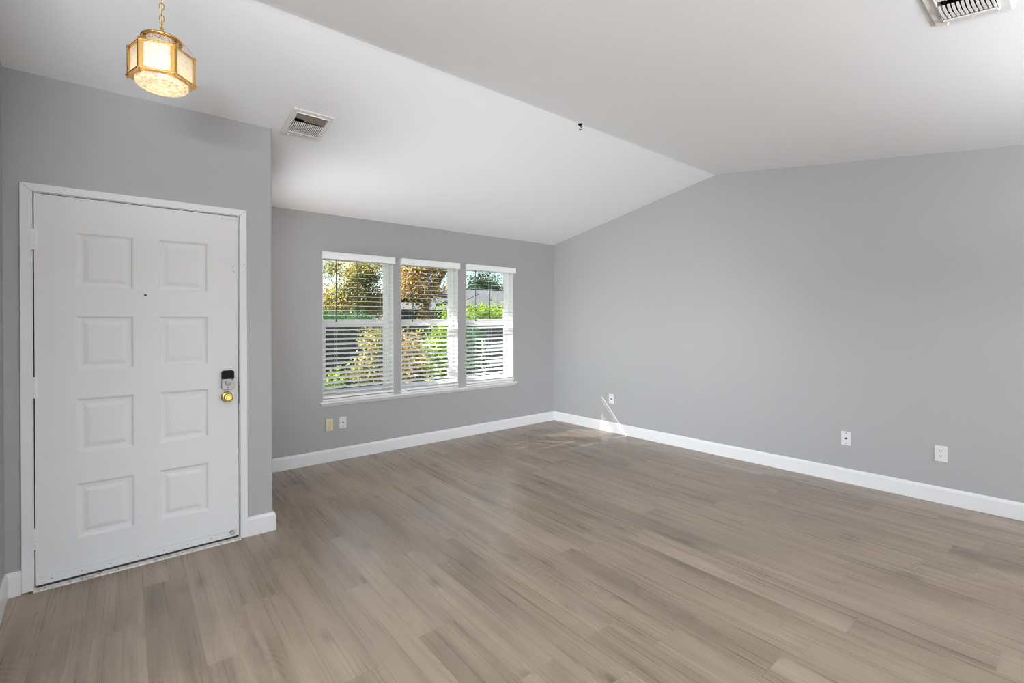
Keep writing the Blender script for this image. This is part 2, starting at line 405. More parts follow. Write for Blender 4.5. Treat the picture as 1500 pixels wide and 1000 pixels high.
# alcove side wall behind the entry wall's corner
bm = bmesh.new()
def alc(y0, y1, z0, z1=None):
    A = [(XE-.08, y0), (XE, y0), (XE, y1), (XE-.08, y1)]
    a_ = [bm.verts.new((u, v, z0)) for u, v in A]; b_ = [bm.verts.new((u, v, z1 if z1 else ceil_z(XE, v)+.01)) for u, v in A]
    bm.faces.new(a_); bm.faces.new(b_)
    for i in range(4): bm.faces.new((a_[i], a_[(i+1) % 4], b_[(i+1) % 4], b_[i]))
alc(D+.12, 3.78, 0); alc(4.76, W, 0); alc(3.78, 4.76, 0, .40); alc(3.78, 4.76, 2.18)  # opening added to let the alcove fill lamp shine in
struct(obj('wall_alcove', bm, WALL), 'short grey wall with an opening added for the fill lamp, behind the entry corner')
# left wall and the walls of the room behind the camera
bm = bmesh.new(); prism(bm, [(1.95, 0), (D+.12, 0), (D+.12, ceil_z(LX, D+.12)+.01), (RIDGE_Y, RIDGE_Z+.01), (1.95, ceil_z(LX, 1.95)+.01)], 'x', LX-.12, LX)
struct(obj('wall_left', bm, WALL), 'grey wall at the far left edge')
bm = bmesh.new(); box(bm, -4.0, LX-.12, 1.95, 2.07, 0, ceil_z(0, 1.95)); struct(obj('wall_hall', bm, WALL), 'grey wall left of the entry, behind the camera')
bm = bmesh.new()
prism(bm, [(.9, 0), (2.07, 0), (2.07, ceil_z(0, 2.07)), (.9, ceil_z(0, .9))], 'x', -4.15, -4.0)
box(bm, -4.15, -4.0, -4.5, -3.2, 0, 2.42); box(bm, -4.15, -4.0, -3.2, .9, 2.36, 2.42)
struct(obj('wall_side', bm, WALL), 'grey wall behind the camera with wide opening')
bm = boxes((-4.15, -3.6, -4.65, -4.5, 0, 2.42), (0, .8, -4.65, -4.5, 0, 2.42), (4.4, RX+.15, -4.65, -4.5, 0, 2.42), (-3.6, 0, -4.65, -4.5, 2.36, 2.42), (.8, 4.4, -4.65, -4.5, 2.36, 2.42))
struct(obj('wall_front', bm, WALL), 'grey wall behind the camera with glazed openings')

# baseboards
BH, BT = .1225, .014
def base_profile(t=BT, h=BH): return [(0, 0), (t, 0), (t, h-.022), (t-.003, h-.012), (t-.007, h-.004), (t-.010, h), (0, h)]
def baseboard(name, pts, side, label, closed_ends=True):
    """pts: polyline of wall foot, side: +1 if the room lies to the left of the direction of travel"""
    bm = bmesh.new(); P = [Vector((p[0], p[1], 0)) for p in pts]; prof = base_profile(); rings = []
    for i, p in enumerate(P):
        def nrm(a, b): d = (b-a).normalized(); return Vector((-d.y, d.x, 0))*side
        if i == 0: n = nrm(P[0], P[1])
        elif i == len(P)-1: n = nrm(P[-2], P[-1])
        else:
            n1, n2 = nrm(P[i-1], P[i]), nrm(P[i], P[i+1]); n = (n1+n2); n = n/ (n.dot(n1))
        rings.append([bm.verts.new(p + n*u + Vector((0, 0, v))) for u, v in prof])
    for a, b in zip(rings, rings[1:]):
        for k in range(len(prof)): j = (k+1) % len(prof); bm.faces.new((a[k], a[j], b[j], b[k]))
    bm.faces.new(rings[0]); bm.faces.new(rings[-1])
    return struct(obj(name, bm, TRIM), label)
baseboard('baseboard_right', [(RX, -4.5), (RX, W)], 1, 'white baseboard along the right wall')
baseboard('baseboard_back', [(RX-BT, W), (XE+BT, W)], 1, 'white baseboard under the windows')
baseboard('baseboard_entry', [(XE, W-BT), (XE, D), (.754, D)], 1, 'white baseboard wrapping the entry wall corner')
baseboard('baseboard_left', [(-.281, D), (LX, D), (LX, 1.95)], 1, 'white baseboard at the left edge')

# ------------------------------------------------------------------ front door
door = bpy.data.objects.new('door_1', None); C.objects.link(door); door.location = (0, 0, 0); struct(door, 'white eight panel front door with brass knob')
SX0, SX1, SZ0, SZ1 = -.229, .705, .022, 2.045
bm = bmesh.new()
PX = [(-.071, .179), (.291, .542)]
PZ = [(1.562, 1.862), (1.118, 1.416), (.674, .972), (.222, .517)]
xs = [SX0] + [v for p in PX for v in p] + [SX1]; zs = sorted([SZ0, SZ1] + [v for p in PZ for v in p])
def rect_loop(x0, x1, z0, z1, y): return [bm.verts.new(p) for p in ((x0, y, z0), (x1, y, z0), (x1, y, z1), (x0, y, z1))]
for x0, x1 in zip(xs, xs[1:]):
    for z0, z1 in zip(zs, zs[1:]):
        if (x0, x1) in PX and (z0, z1) in PZ:
            steps = [(0, 0), (.006, .002), (.012, .0085), (.022, .0105), (.032, .0105), (.052, .004), (.058, .0035)]
            loops = [rect_loop(x0+a, x1-a, z0+a, z1-a, D+b) for a, b in steps]
            for p, q in zip(loops, loops[1:]):
                for i in range(4): bm.faces.new((p[i], p[(i+1) % 4], q[(i+1) % 4], q[i]))
            bm.faces.new(loops[-1])
        else: bm.faces.new(rect_loop(x0, x1, z0, z1, D))
bmesh.ops.remove_doubles(bm, verts=bm.verts, dist=1e-5)
box(bm, SX0, SX1, D+.012, D+.045, SZ0, SZ1)
for a, b, c, d in ((SX0, SZ0, SX0, SZ1), (SX1, SZ0, SX1, SZ1), (SX0, SZ0, SX1, SZ0), (SX0, SZ1, SX1, SZ1)):
    bm.faces.new([bm.verts.new(p) for p in ((a, D, b), (c, D, d), (c, D+.012, d), (a, D+.012, b))])
obj('door_slab', bm, DOORP, door)
# jamb (dark gap shows between jamb and slab), casing, threshold
bm = boxes((DX0-.019, DX0, D+.002, D+.12, 0, DZ), (DX1, DX1+.019, D+.002, D+.12, 0, DZ), (DX0-.019, DX1+.019, D+.002, D+.12, DZ, DZ+.019),
           (DX0, DX0+.012, D+.048, D+.06, 0, DZ), (DX1-.012, DX1, D+.048, D+.06, 0, DZ), (DX0, DX1, D+.048, D+.06, DZ-.012, DZ))
obj('jamb', bm, CASEP, door)
bm = boxes((DX0, DX1, D+.046, D+.048, 0, DZ)); obj('gap_backing', bm, GAPDARK, door)  # dark sheet behind the slab, so the gap around it reads as shade
bm = bmesh.new()
o0, o1, oz = -.281, .754, 2.092; i0, i1, iz = -.238, .713, 2.052; ft = .016
def cas(pts):
    A = [bm.verts.new((x, D-ft, z)) for x, z in pts]; B = [bm.verts.new((x, D, z)) for x, z in pts]
    bm.faces.new(A); bm.faces.new(B)
    for i in range(4): bm.faces.new((A[i], A[(i+1) % 4], B[(i+1) % 4], B[i]))
cas([(o0, .006), (i0, .006), (i0, iz), (o0, oz)]); cas([(i1, .002), (o1, .002), (o1, oz), (i1, iz)]); cas([(o0, oz), (i0, iz), (i1, iz), (o1, oz)])
obj('casing', bm, CASEP, door, bevel=.003)
bm = bmesh.new(); prism(bm, [(D-.030, 0), (D-.026, .008), (D-.004, .016), (D+.12, .018), (D+.12, 0)], 'x', DX0-.004, DX1+.004); obj('threshold', bm, SILL, door)
bm = boxes((SX0+.004, SX1-.004, D-.006, D, SZ0+.002, SZ0+.042)); obj('door_sweep', bm, DOORP, door, bevel=.0015)
bm = boxes((SX0+.004, SX1-.004, D-.008, D+.004, SZ0-.007, SZ0+.003)); obj('sweep_gap_seal', bm, GAPDARK, door)  # seal coloured dark to draw the shaded gap under the door
bm = bmesh.new()
for i in range(7): lathe(bm, [(.0, .0015), (.004, .001), (.0045, 0)], (SX0+.06+i*.12, D-.006, SZ0+.024), (0, -1, 0), 8)
obj('sweep_screws', bm, NICKEL, door)
bm = bmesh.new(); lathe(bm, [(.012, 0), (.012, .004), (.006, .006), (.006, .016), (.011, .018), (.012, .024), (.007, .029), (0, .030)], (.664, D-.006, .056), (0, -1, 0), 16)
obj('foot_bolt', bm, NICKEL, door, True)
for z in (1.807, 1.045, .268):
    bm = bmesh.new(); n = 5; hh = .108
    for k in range(n): lathe(bm, [(0, 0), (.0065, 0), (.0065, hh/n-.002), (0, hh/n-.002)], (SX0-.005, D-.008, z-hh/2+k*hh/n), (0, 0, 1), 12)
    box(bm, SX0-.016, SX0-.004, D-.0195, D-.016, z-hh/2, z+hh/2); box(bm, SX0-.004, SX0+.014, D-.003, D, z-hh/2, z+hh/2)
    obj('hinge', bm, TRIM, door)
# top corner magnet, screw holes, peephole
bm = boxes((.615, .704, D-.004, D, 2.022, 2.043)); obj('contact_plate', bm, DOORP, door, bevel=.001)
bm = bmesh.new()
for x, z, yy in ((.684, 1.735, D), (.677, 1.724, D), (.678, 1.700, D), (.685, 1.694, D), (.7365, 1.742, D-ft), (.743, 1.722, D-ft), (.7365, 1.699, D-ft)):
    lathe(bm, [(0, .0008), (.0026, .0006), (.003, 0)], (x, yy, z), (0, -1, 0), 8)
obj('screw_holes', bm, mat('hole_fill', (.35, .35, .35), .8), door)
bm = bmesh.new(); lathe(bm, [(.0075, 0), (.008, .003), (.006, .004), (.0045, .002), (.0045, .001), (0, .001)], (.231, D, 1.535), (0, -1, 0), 20); ph = obj('peephole', bm, NICKEL, door, True)
bm = bmesh.new(); lathe(bm, [(.0042, .0012), (.003, .0022), (0, .0026)], (.231, D, 1.535), (0, -1, 0), 16); obj('lens', bm, BLACK, ph, True)
# deadbolt with keypad housing
bm = bmesh.new(); bx_, bz_ = .644, 1.0165
def shifted(pts, cx, cz): return [(cx+u, cz+v) for u, v in pts]
body = shifted(rounded(.068, .120, .020), bx_, bz_)
lo = [(x, z) for x, z in body if z < bz_+.010] ; 
lowp = [(bx_-.034, bz_+.008), ] + sorted([p for p in body if p[1] < bz_ and p[0] < bx_], key=lambda p: -p[1]) + sorted([p for p in body if p[1] < bz_ and p[0] >= bx_], key=lambda p: p[1]) + [(bx_+.034, bz_+.008)]
prism(bm, lowp, 'y', D-.026, D); db = obj('deadbolt', bm, NICKEL, door, bevel=.003)
bm = bmesh.new()
upp = [(bx_+.0335, bz_+.009)] + sorted([(bx_+u, bz_+v) for u, v in rounded(.067, .119, .013) if v > 0 and u > 0], key=lambda p: p[1]) + sorted([(bx_+u, bz_+v) for u, v in rounded(.067, .119, .013) if v > 0 and u <= 0], key=lambda p: -p[1]) + [(bx_-.0335, bz_+.009)]
prism(bm, upp, 'y', D-.030, D-.001); obj('battery_cover', bm, BLACK, db, bevel=.003)
bm = bmesh.new(); lathe(bm, [(.019, 0), (.019, .004), (.016, .006), (0, .006)], (bx_, D-.026, bz_-.016), (0, -1, 0), 24)
box(bm, bx_-.017, bx_+.017, D-.044, D-.030, bz_-.021, bz_-.011); obj('thumb_turn', bm, NICKEL, db, bevel=.002)
bm = bmesh.new(); lathe(bm, [(.0035, 0), (.003, .001), (0, .001)], (bx_, D-.026, bz_-.048), (0, -1, 0), 12); box(bm, bx_+.019, bx_+.027, D-.0275, D-.026, bz_-.002, bz_+.006)
obj('screw', bm, DARKHOLE, db)
bm = bmesh.new()
lathe(bm, [(.034, 0), (.034, .003), (.030, .007), (.016, .010), (.0125, .016), (.0125, .030), (.018, .034), (.0255, .040), (.029, .048), (.0275, .057), (.022, .062), (.016, .0625), (.013, .0595), (0, .0595)], (.640, D, .911), (0, -1, 0), 8, R(22.5))
kn = obj('door_knob', bm, GOLD, door, bevel=.001)
bm = boxes((.632, .648, D-.0625, D-.0595, .909, .913)); obj('turn_button', bm, GOLD, kn)
bm = boxes((.7085, .712, D-.018, D-.001, .862, .98)); box(bm, .706, .713, D-.022, D-.015, .985, 1.0); obj('strike_plate', bm, NICKEL, door)

# ------------------------------------------------------------------ windows, blinds, stool
def frame(bm, x0, x1, z0, z1, y0, y1, t, tb=None, tt=None):
    tb = tb or t; tt = tt or t
    box(bm, x0, x0+t, y0, y1, z0, z1); box(bm, x1-t, x1, y0, y1, z0, z1)
    box(bm, x0+t, x1-t, y0, y1, z0, z0+tb); box(bm, x0+t, x1-t, y0, y1, z1-tt, z1)
for k, (x0, x1) in enumerate(WIN):
    w = bpy.data.objects.new('window_%d' % (k+1), None); C.objects.link(w); w.location = (0, 0, 0); struct(w, ['left', 'middle', 'right'][k]+' white double hung window')
    fy = W+.092; z0 = WZ0+.04
    bm = bmesh.new(); frame(bm, x0, x1, z0, WZ1, fy, fy+.062, .026); obj('window_frame', bm, VINYL, w, bevel=.003)
    t = .006
    bm = boxes((x0, x0+t, W+.001, fy, z0, WZ1), (x1-t, x1, W+.001, fy, z0, WZ1), (x0+t, x1-t, W+.001, fy, WZ1-t, WZ1), (x0, x1, W+.001, W+WT-.002, WZ0, z0))
    obj('jamb_liner', bm, TRIM, w)
    mz = 1.352
    bm = bmesh.new(); frame(bm, x0+.026, x1-.026, mz-.03, WZ1-.026, fy+.034, fy+.056, .026, .045); us = obj('upper_sash', bm, VINYL, w, bevel=.002)
    bm = bmesh.new(); frame(bm, x0+.026, x1-.026, z0+.026, mz+.038, fy+.006, fy+.032, .040, .048, .072); ls = obj('lower_sash', bm, VINYL, w, bevel=.002)
    bm = boxes((x0+.05, x1-.05, fy+.043, fy+.047, mz+.01, WZ1-.05)); obj('glass_pane', bm, GLASS, us)
    bm = boxes((x0+.064, x1-.064, fy+.017, fy+.021, z0+.07, mz-.03)); obj('glass_pane', bm, GLASS, ls)
    xm = (x0+x1)/2
    bm = boxes((xm-.03, xm+.03, fy-.002, fy+.008, mz+.038, mz+.046)); lathe(bm, [(.012, 0), (.012, .006), (0, .007)], (xm, fy+.010, mz+.046), (0, 0, 1), 16); obj('sash_lock', bm, VINYL, ls)
    # venetian blind
    lab = ['left of three white wooden blinds, hanging in the window nearest the front door', 'middle of three white wooden blinds, between the other two windows', 'right of three white wooden blinds, hanging in the window nearest the corner'][k]
    bl = thing('window_blind', lab, 'blind', (xm, W, 2.05), 'white slatted blinds in the three windows')
    ox, oy, oz_ = xm, W, 2.05; hw = (x1-x0)/2
    bm = bmesh.new(); prism(bm, [(-.058, -.064), (-.058, -.006), (-.054, .003), (-.046, .006), (-.046, -.064)], 'x', -hw-.006, hw-.004); box(bm, -hw-.006, -hw+.004, -.046, -.0005, -.064, .006); box(bm, hw-.014, hw-.004, -.046, -.0005, -.064, .006)
    obj('valance', bm, BLIND, bl, bevel=.001)
    bm = boxes((-hw+.010, hw-.016, -.035, .02, -.052, -.008)); obj('headrail', bm, BLIND, bl)
    bm = bmesh.new(); ns = 28; ztop = 1.960; pitch = (ztop-.680)/(ns-1); rnd = random.Random(40+k); zslats = []
    for i in range(ns):
        zc = ztop-i*pitch; th = 4.5 + 15.5*min(1, max(0, (i-8)/9)); th += rnd.uniform(-.6, .6)
        if i in (12, 13): th += 7
        if i == 13: zc -= .003
        rx = R(th); yc = .012; ln = rnd.uniform(-.0012, .0012)
        mt = Matrix.Translation((ln, yc, zc-oz_)) @ Matrix.Rotation(rnd.uniform(-.002, .002), 4, 'Y') @ Matrix.Rotation(rx, 4, 'X')
        prism_pts = [(-.025, -.0010), (-.012, 0), (0, .0004), (.012, 0), (.025, -.0010), (.025, .0010), (.012, .0020), (0, .0024), (-.012, .0020), (-.025, .0010)]
        A = [bm.verts.new(mt @ Vector((-hw+.006, u, v))) for u, v in prism_pts]; B = [bm.verts.new(mt @ Vector((hw-.006, u, v))) for u, v in prism_pts]
        n = len(prism_pts); bm.faces.new(A); bm.faces.new(B[::-1])
        for q in range(n): bm.faces.new((A[q], A[(q+1) % n], B[(q+1) % n], B[q]))
    obj('slats', bm, BLIND, bl)
    bm = boxes((-hw+.005, hw-.005, -.014, .038, .624-oz_, .647-oz_)); box(bm, -hw+.006, hw-.006, -.013, .037, .650-oz_, .653-oz_); box(bm, -hw+.006, hw-.006, -.013, .037, .656-oz_, .659-oz_)
    obj('bottom_rail', bm, BLIND, bl, bevel=.002)
    for fr in (.17, .50, .83):
        bm = bmesh.new(); xx = -hw + 2*hw*fr
        for yy in (-.0155, .039): tube(bm, [(xx, yy, -.05), (xx, yy, .64-oz_)], .0007, 5)
        obj('ladder_cord', bm, LCORD, bl)
    bm = bmesh.new(); xx = -hw+2*hw*.165
    for dx in (0, .0055): tube(bm, [(xx+dx, -.024, -.05), (xx+dx*.7, -.026, -.35), (xx+dx, -.026, 1.40-oz_)], .0019, 6)
    for dx in (0, .0055): lathe(bm, [(.002, .03), (.005, .004), (.006, 0), (0, 0)], (xx+dx, -.026, 1.375-oz_), (0, 0, 1), 10)
    obj('pull_cord', bm, CORD, bl)
    bm = bmesh.new(); xx = -hw+2*hw*.45; tube(bm, [(xx, -.022, -.05), (xx+.001, -.026, -.09), (xx+.004, -.028, 1.43-oz_)], .0036, 8); obj('tilt_wand', bm, CORD, bl)
# stool + apron under all three
bm = bmesh.new()
prism(bm, [(W, .574), (W-.042, .574), (W-.047, .579), (W-.047, .589), (W-.042, .594), (W, .594)], 'x', 1.672, 4.190)
prism(bm, [(W, .546), (W-.014, .546), (W-.030, .570), (W-.030, .574), (W, .574)], 'x', 1.690, 4.170)
struct(obj('trim_1', bm, TRIM), 'long white window stool and apron under the three windows')

# ------------------------------------------------------------------ wall plates
def wplate(name, label, cat, pos, facing, w, h, m, kind, group=None, depth=.007):
    """facing 'y': plate on the window wall looking to -Y; 'x': on the right wall looking to -X"""
    rot = (0, 0, 0) if facing == 'y' else (0, 0, -PI/2)
    t = thing(name, label, cat, pos, group, rot)
    bm = bmesh.new(); prism(bm, rounded(w, h, .004), 'y', -depth, 0); fp_ = obj('faceplate', bm, m, t, bevel=.002)
    if kind == 'duplex':
        for s in (-1, 1):
            bm = bmesh.new(); prism(bm, [(u, v+s*.0195) for u, v in rounded(.033, .028, .010)], 'y', -depth-.003, -depth); rc = obj('receptacle', bm, m, t)
            bm = boxes((-.0075, -.0055, -depth-.0036, -depth-.0028, s*.0195+.000, s*.0195+.009), (.0055, .0075, -depth-.0036, -depth-.0028, s*.0195+.001, s*.0195+.008))
            lathe(bm, [(0, .0038), (.0026, .0036), (.0026, .0028)], (0, -depth, s*.0195-.007), (0, -1, 0), 10); obj('slots', bm, DARKHOLE, rc)
        holes = [(0, .0025, NICKEL)]
    elif kind == 'coax':
        bm = bmesh.new(); lathe(bm, [(.008, 0), (.008, .003), (.005, .003), (.005, .011), (.0025, .011), (.0025, .006), (0, .006)], (0, -depth, 0), (0, -1, 0), 16); obj('coax_jack', bm, DARKHOLE, t)
        holes = [(.042, .0038, DARKHOLE), (-.042, .0038, DARKHOLE)]
    elif kind == 'phone':
        bm = boxes((-.007, .007, -depth-.0012, -depth+.001, -.008, .006)); obj('jack', bm, DARKHOLE, t)
        holes = [(.042, .003, DARKHOLE), (-.042, .003, DARKHOLE)]
    elif kind == 'box':
        bm = bmesh.new(); prism(bm, rounded(w*.55, h*.72, .005), 'y', -depth-.008, -depth); obj('cover', bm, mat('ivory_cover', (.66, .52, .33), .5), t, bevel=.002)
        holes = [(.048, .0025, NICKEL)]
    else: holes = []
    for z, r_, mm in holes:
        bm = bmesh.new(); lathe(bm, [(r_, 0), (r_*.8, .001), (0, .0012)], (0, -depth, z), (0, -1, 0), 12); obj('screw', bm, mm, t)
    if kind == 'blank':
        bm = bmesh.new(); box(bm, -.012, .012, -depth-.004, -depth, -.02, .02); obj('cover', bm, m, t, bevel=.002)
    return t
wplate('wall_outlet', 'ivory wall jack box under the left window', 'wall jack', (1.767, W, .3635), 'y', .070, .116, IVORY, 'box', depth=.016)
wplate('wall_plate', 'white cable plate under the left window, right of the ivory jack', 'wall plate', (1.903, W, .368), 'y', .072, .114, PLATE, 'phone')
wplate('wall_plate', 'grey painted cover plate low on the right wall, nearest the corner', 'wall plate', (RX, 4.52, .356), 'x', .070, .112, GREYPL, 'blank')
wplate('wall_plate', 'white cable plate on the right wall beside the sunlight streaks', 'wall plate', (RX, 3.865, .413), 'x', .072, .116, PLATE, 'phone')
wplate('wall_plate', 'white cable plate on the right wall, just left of the duplex outlet', 'wall plate', (RX, 1.367, .378), 'x', .072, .116, PLATE, 'coax')
wplate('wall_outlet', 'white duplex power outlet on the right wall', 'outlet', (RX, .750, .374), 'x', .076, .120, PLATE, 'duplex')
bm = bmesh.new(); lathe(bm, [(.003, 0), (.003, .003), (0, .0035)], (RX, 3.511, .262), (-1, 0, 0), 10)
tag(obj('wall_nail', bm, DARKHOLE), 'tiny dark nail low on the right wall above the baseboard', 'nail')

# ------------------------------------------------------------------ ceiling registers, hook
def register(label, cx, cy_, turn, nb, group, ow=.130, ol=.156):
    """local +y runs from the open end of the grille to its closed lip, local x across the vanes"""
    cz = ceil_z(cx, cy_); sl = (ceil_z(cx, cy_+.05)-ceil_z(cx, cy_-.05))/.1
    t = thing('ceiling_register', label, 'air vent', (cx, cy_, cz), group)
    t.rotation_euler = (Matrix.Rotation(math.atan(sl), 3, 'X') @ Matrix.Rotation(turn, 3, 'Z')).to_euler()
    a = (-ow+.033, ow-.033, -ol+.033, ol-.033)
    bm = bmesh.new()
    for x0, x1, y0, y1 in ((-ow, a[0], -ol, ol), (a[1], ow, -ol, ol), (a[0], a[1], -ol, a[2]), (a[0], a[1], a[3], ol)): box(bm, x0, x1, y0, y1, -.007, -.0008)
    obj('frame', bm, REG, t, bevel=.002)
    bm = bmesh.new()
    for q in ((a[0]-.003, a[0], a[2]-.003, a[3]+.003), (a[1], a[1]+.003, a[2]-.003, a[3]+.003), (a[0], a[1], a[2]-.003, a[2]), (a[0], a[1], a[3], a[3]+.003)): box(bm, *q, -.012, .02)
    obj('lip', bm, REG, t)
    bm = bmesh.new(); ym = a[2]+(a[3]-a[2])*.36; y1 = a[3]-.030; w_ = (a[1]-a[0])/nb
    for i in range(nb):      # curved vanes, dark gap between each pair
        x = a[0] + w_*(i+.5)
        for yy0, yy1, k in ((ym, y1, 0),):
            pts = []
            for s_ in range(7):
                u = s_/6; pts.append((yy0+(yy1-yy0)*u, -.012-.007*math.sin(PI*min(1, u*1.1+.1))))
            top = [(p[0], p[1]+.003) for p in pts[::-1]]
            prism(bm, pts+top, 'x', x-w_*.31, x+w_*.31)
    obj('vanes', bm, REG, t)
    bm = bmesh.new()         # slanted directional blades in the open part
    L_ = ym-a[2]
    for i in range(int((a[1]-a[0])/.0085)+2):
        x = a[0]+.0085*(i-1)+.004
        mt = Matrix.Translation((x, a[2]+L_/2, .000)) @ Matrix.Rotation(R(-38), 4, 'Z') @ Matrix.Rotation(R(25), 4, 'Y')
        hl = min(.5*L_/math.cos(R(38)), 1)
        if x-.5*L_*math.tan(R(38)) < a[0]+.001 or x+.5*L_*math.tan(R(38)) > a[1]-.001: hl *= .55
        box(bm, -.0006, .0006, -hl, hl, -.005, .006, mt)
    obj('directional_blades', bm, BLADE, t)
    bm = bmesh.new()
    box(bm, a[0]-.003, a[0]-.001, a[2], a[3], .02, .16); box(bm, a[1]+.001, a[1]+.003, a[2], a[3], .02, .16); box(bm, a[0], a[1], a[2]-.003, a[2]-.001, .02, .16); box(bm, a[0], a[1], a[3]+.001, a[3]+.003, .02, .16); box(bm, a[0]-.003, a[1]+.003, a[2]-.003, a[3]+.003, .16, .162)
    obj('duct_boot', bm, DUCT, t)
    bm = bmesh.new(); prism(bm, [(y1-.003, -.019), (a[3], -.014), (a[3], -.009), (y1-.003, -.014)], 'x', a[0]+.001, a[1]-.001); obj('deflector', bm, REG, t)
    bm = bmesh.new(); tube(bm, [(a[0]+.010, a[3]-.006, -.012), (a[0]+.009, a[3]-.001, -.025)], .003, 8); obj('lever', bm, REG, t)
    for yy in (-ol+.014, ol-.014):
        bm = bmesh.new(); lathe(bm, [(.004, 0), (.003, .0015), (0, .002)], (0, yy, -.007), (0, 0, -1), 10); obj('screw', bm, REG, t)
    return t
BLADE = mat('blade_enamel', (.42, .37, .31), .5)
register('white ceiling air vent on the slope above the windows, beside the entry wall corner', 1.092, 3.389, 0, 17, 'ceiling air vents')
register('white ceiling air vent cut off by the top right edge of the photo', 2.515, .315, -PI/2, 12, 'ceiling air vents', .112, .156)
hp = on_plane(850, 179, (0, 1, 0), RIDGE_Y); hx = hp.x
hk = thing('ceiling_hook', 'small black swag hook screwed into the ceiling ridge', 'hook', (hx, RIDGE_Y, RIDGE_Z-.004))
bm = bmesh.new(); lathe(bm, [(.0, 0), (.017, 0), (.017, -.004), (.010, -.010), (.005, -.013), (0, -.013)], (0, 0, 0), (0, 0, 1), 16); obj('base', bm, BLACK, hk, True)
bm = bmesh.new(); tube(bm, [(0, 0, -.010), (.003, 0, -.018)] + [(.001+.0125*math.sin(R(a)), 0, -.031+.0125*math.cos(R(a))) for a in range(10, 250, 20)], .0032, 8); obj('hook_arm', bm, BLACK, hk, True)
hk.rotation_euler = (0, 0, -YAW+.1)

# ------------------------------------------------------------------ pendant lantern
LZ = 2.3214; LXC, LYC = .2095, 2.350; PH = 2.8837; HR = .110; PHT = .1047
ln = thing('pendant_lantern', 'small brass hexagonal pendant lantern with frosted glass panels, lit, hanging on a chain', 'ceiling light', (LXC, LYC, LZ))
cz = ceil_z(LXC, LYC)-LZ
def hexp(r, z): return [Vector((r*math.cos(PH+i*PI/3), r*math.sin(PH+i*PI/3), z)) for i in range(6)]
def hexring(bm, ro, ri, z0, z1):
    a, b, c, d = hexp(ro, z0), hexp(ri, z0), hexp(ro, z1), hexp(ri, z1)
    vs = [[bm.verts.new(p) for p in l] for l in (a, b, d, c)]
    for i in range(6):
        j = (i+1) % 6
        for p, q in ((0, 1), (1, 2), (2, 3), (3, 0)): bm.faces.new((vs[p][i], vs[p][j], vs[q][j], vs[q][i]))
bm = bmesh.new(); hexring(bm, .1165, .086, -.004, .002); obj('bottom_plate', bm, BRASS, ln, bevel=.001)
bm = bmesh.new(); hexring(bm, .1125, .050, PHT-.003, PHT+.001); obj('top_plate', bm, BRASS, ln, bevel=.001)
for i in range(6):
    v0 = hexp(HR, 0)[i]; v1 = hexp(HR, PHT)[i]
    bm = bmesh.new(); rad = Vector((v0.x, v0.y, 0)).normalized(); tan = Vector((-rad.y, rad.x, 0))
    q = []
    for z in (0, PHT):
        q.append([bm.verts.new(Vector((v0.x, v0.y, z)) + rad*e + tan*s) for e, s in ((.0015, 0), (-.0045, .0115), (-.0060, .0110), (-.0005, 0), (-.0060, -.0110), (-.0045, -.0115))])
    n = 6; bm.faces.new(q[0]); bm.faces.new(q[1][::-1])
    for k in range(n): bm.faces.new((q[0][k], q[0][(k+1) % n], q[1][(k+1) % n], q[1][k]))
    for z, s in ((-.004, -1), (PHT, 1)):
        lathe(bm, [(0, 0), (.0045, 0), (.0025, .002), (.0045, .005), (.003, .008), (0, .009)], (v0.x*.98, v0.y*.98, z), (0, 0, s), 10)
    obj('corner_post', bm, BRASS, ln)
for i in range(6):
    a, b = hexp(HR-.006, 0)[i], hexp(HR-.006, 0)[(i+1) % 6]; bm = bmesh.new()
    a2 = a.lerp(b, .06); b2 = a.lerp(b, .94); nrm = ((a+b)/2).normalized()*.0015
    vs = [bm.verts.new(p) for p in (a2+Vector((0, 0, .003)), b2+Vector((0, 0, .003)), b2+Vector((0, 0, PHT-.004)), a2+Vector((0, 0, PHT-.004)))]
    ws = [bm.verts.new(v.co-nrm) for v in vs]; bm.faces.new(vs); bm.faces.new(ws[::-1])
    for k in range(4): bm.faces.new((vs[k], vs[(k+1) % 4], ws[(k+1) % 4], ws[k]))
    obj('glass_panel', bm, FROST, ln)
# upper tier
bm = bmesh.new(); lathe(bm, [(.0, .172), (.020, .170), (.055, .164), (.067, .161), (.069, .157), (.067, .153), (.060, .153), (.057, .157), (0, .160)], (0, 0, 0), (0, 0, 1), 36); obj('crown_plate', bm, BRASS, ln, True)
bm = bmesh.new(); lathe(bm, [(.053, PHT+.001), (.055, PHT+.02), (.055, .153)], (0, 0, 0), (0, 0, 1), 24); obj('crown_glass', bm, CRYSTAL, ln)
for i in range(3):
    a = PH+R(30)+i*2*PI/3; bm = bmesh.new(); tube(bm, [(.058*math.cos(a), .058*math.sin(a), PHT), (.058*math.cos(a), .058*math.sin(a), .156)], .0045, 8); obj('crown_post', bm, BRASS, ln, True)
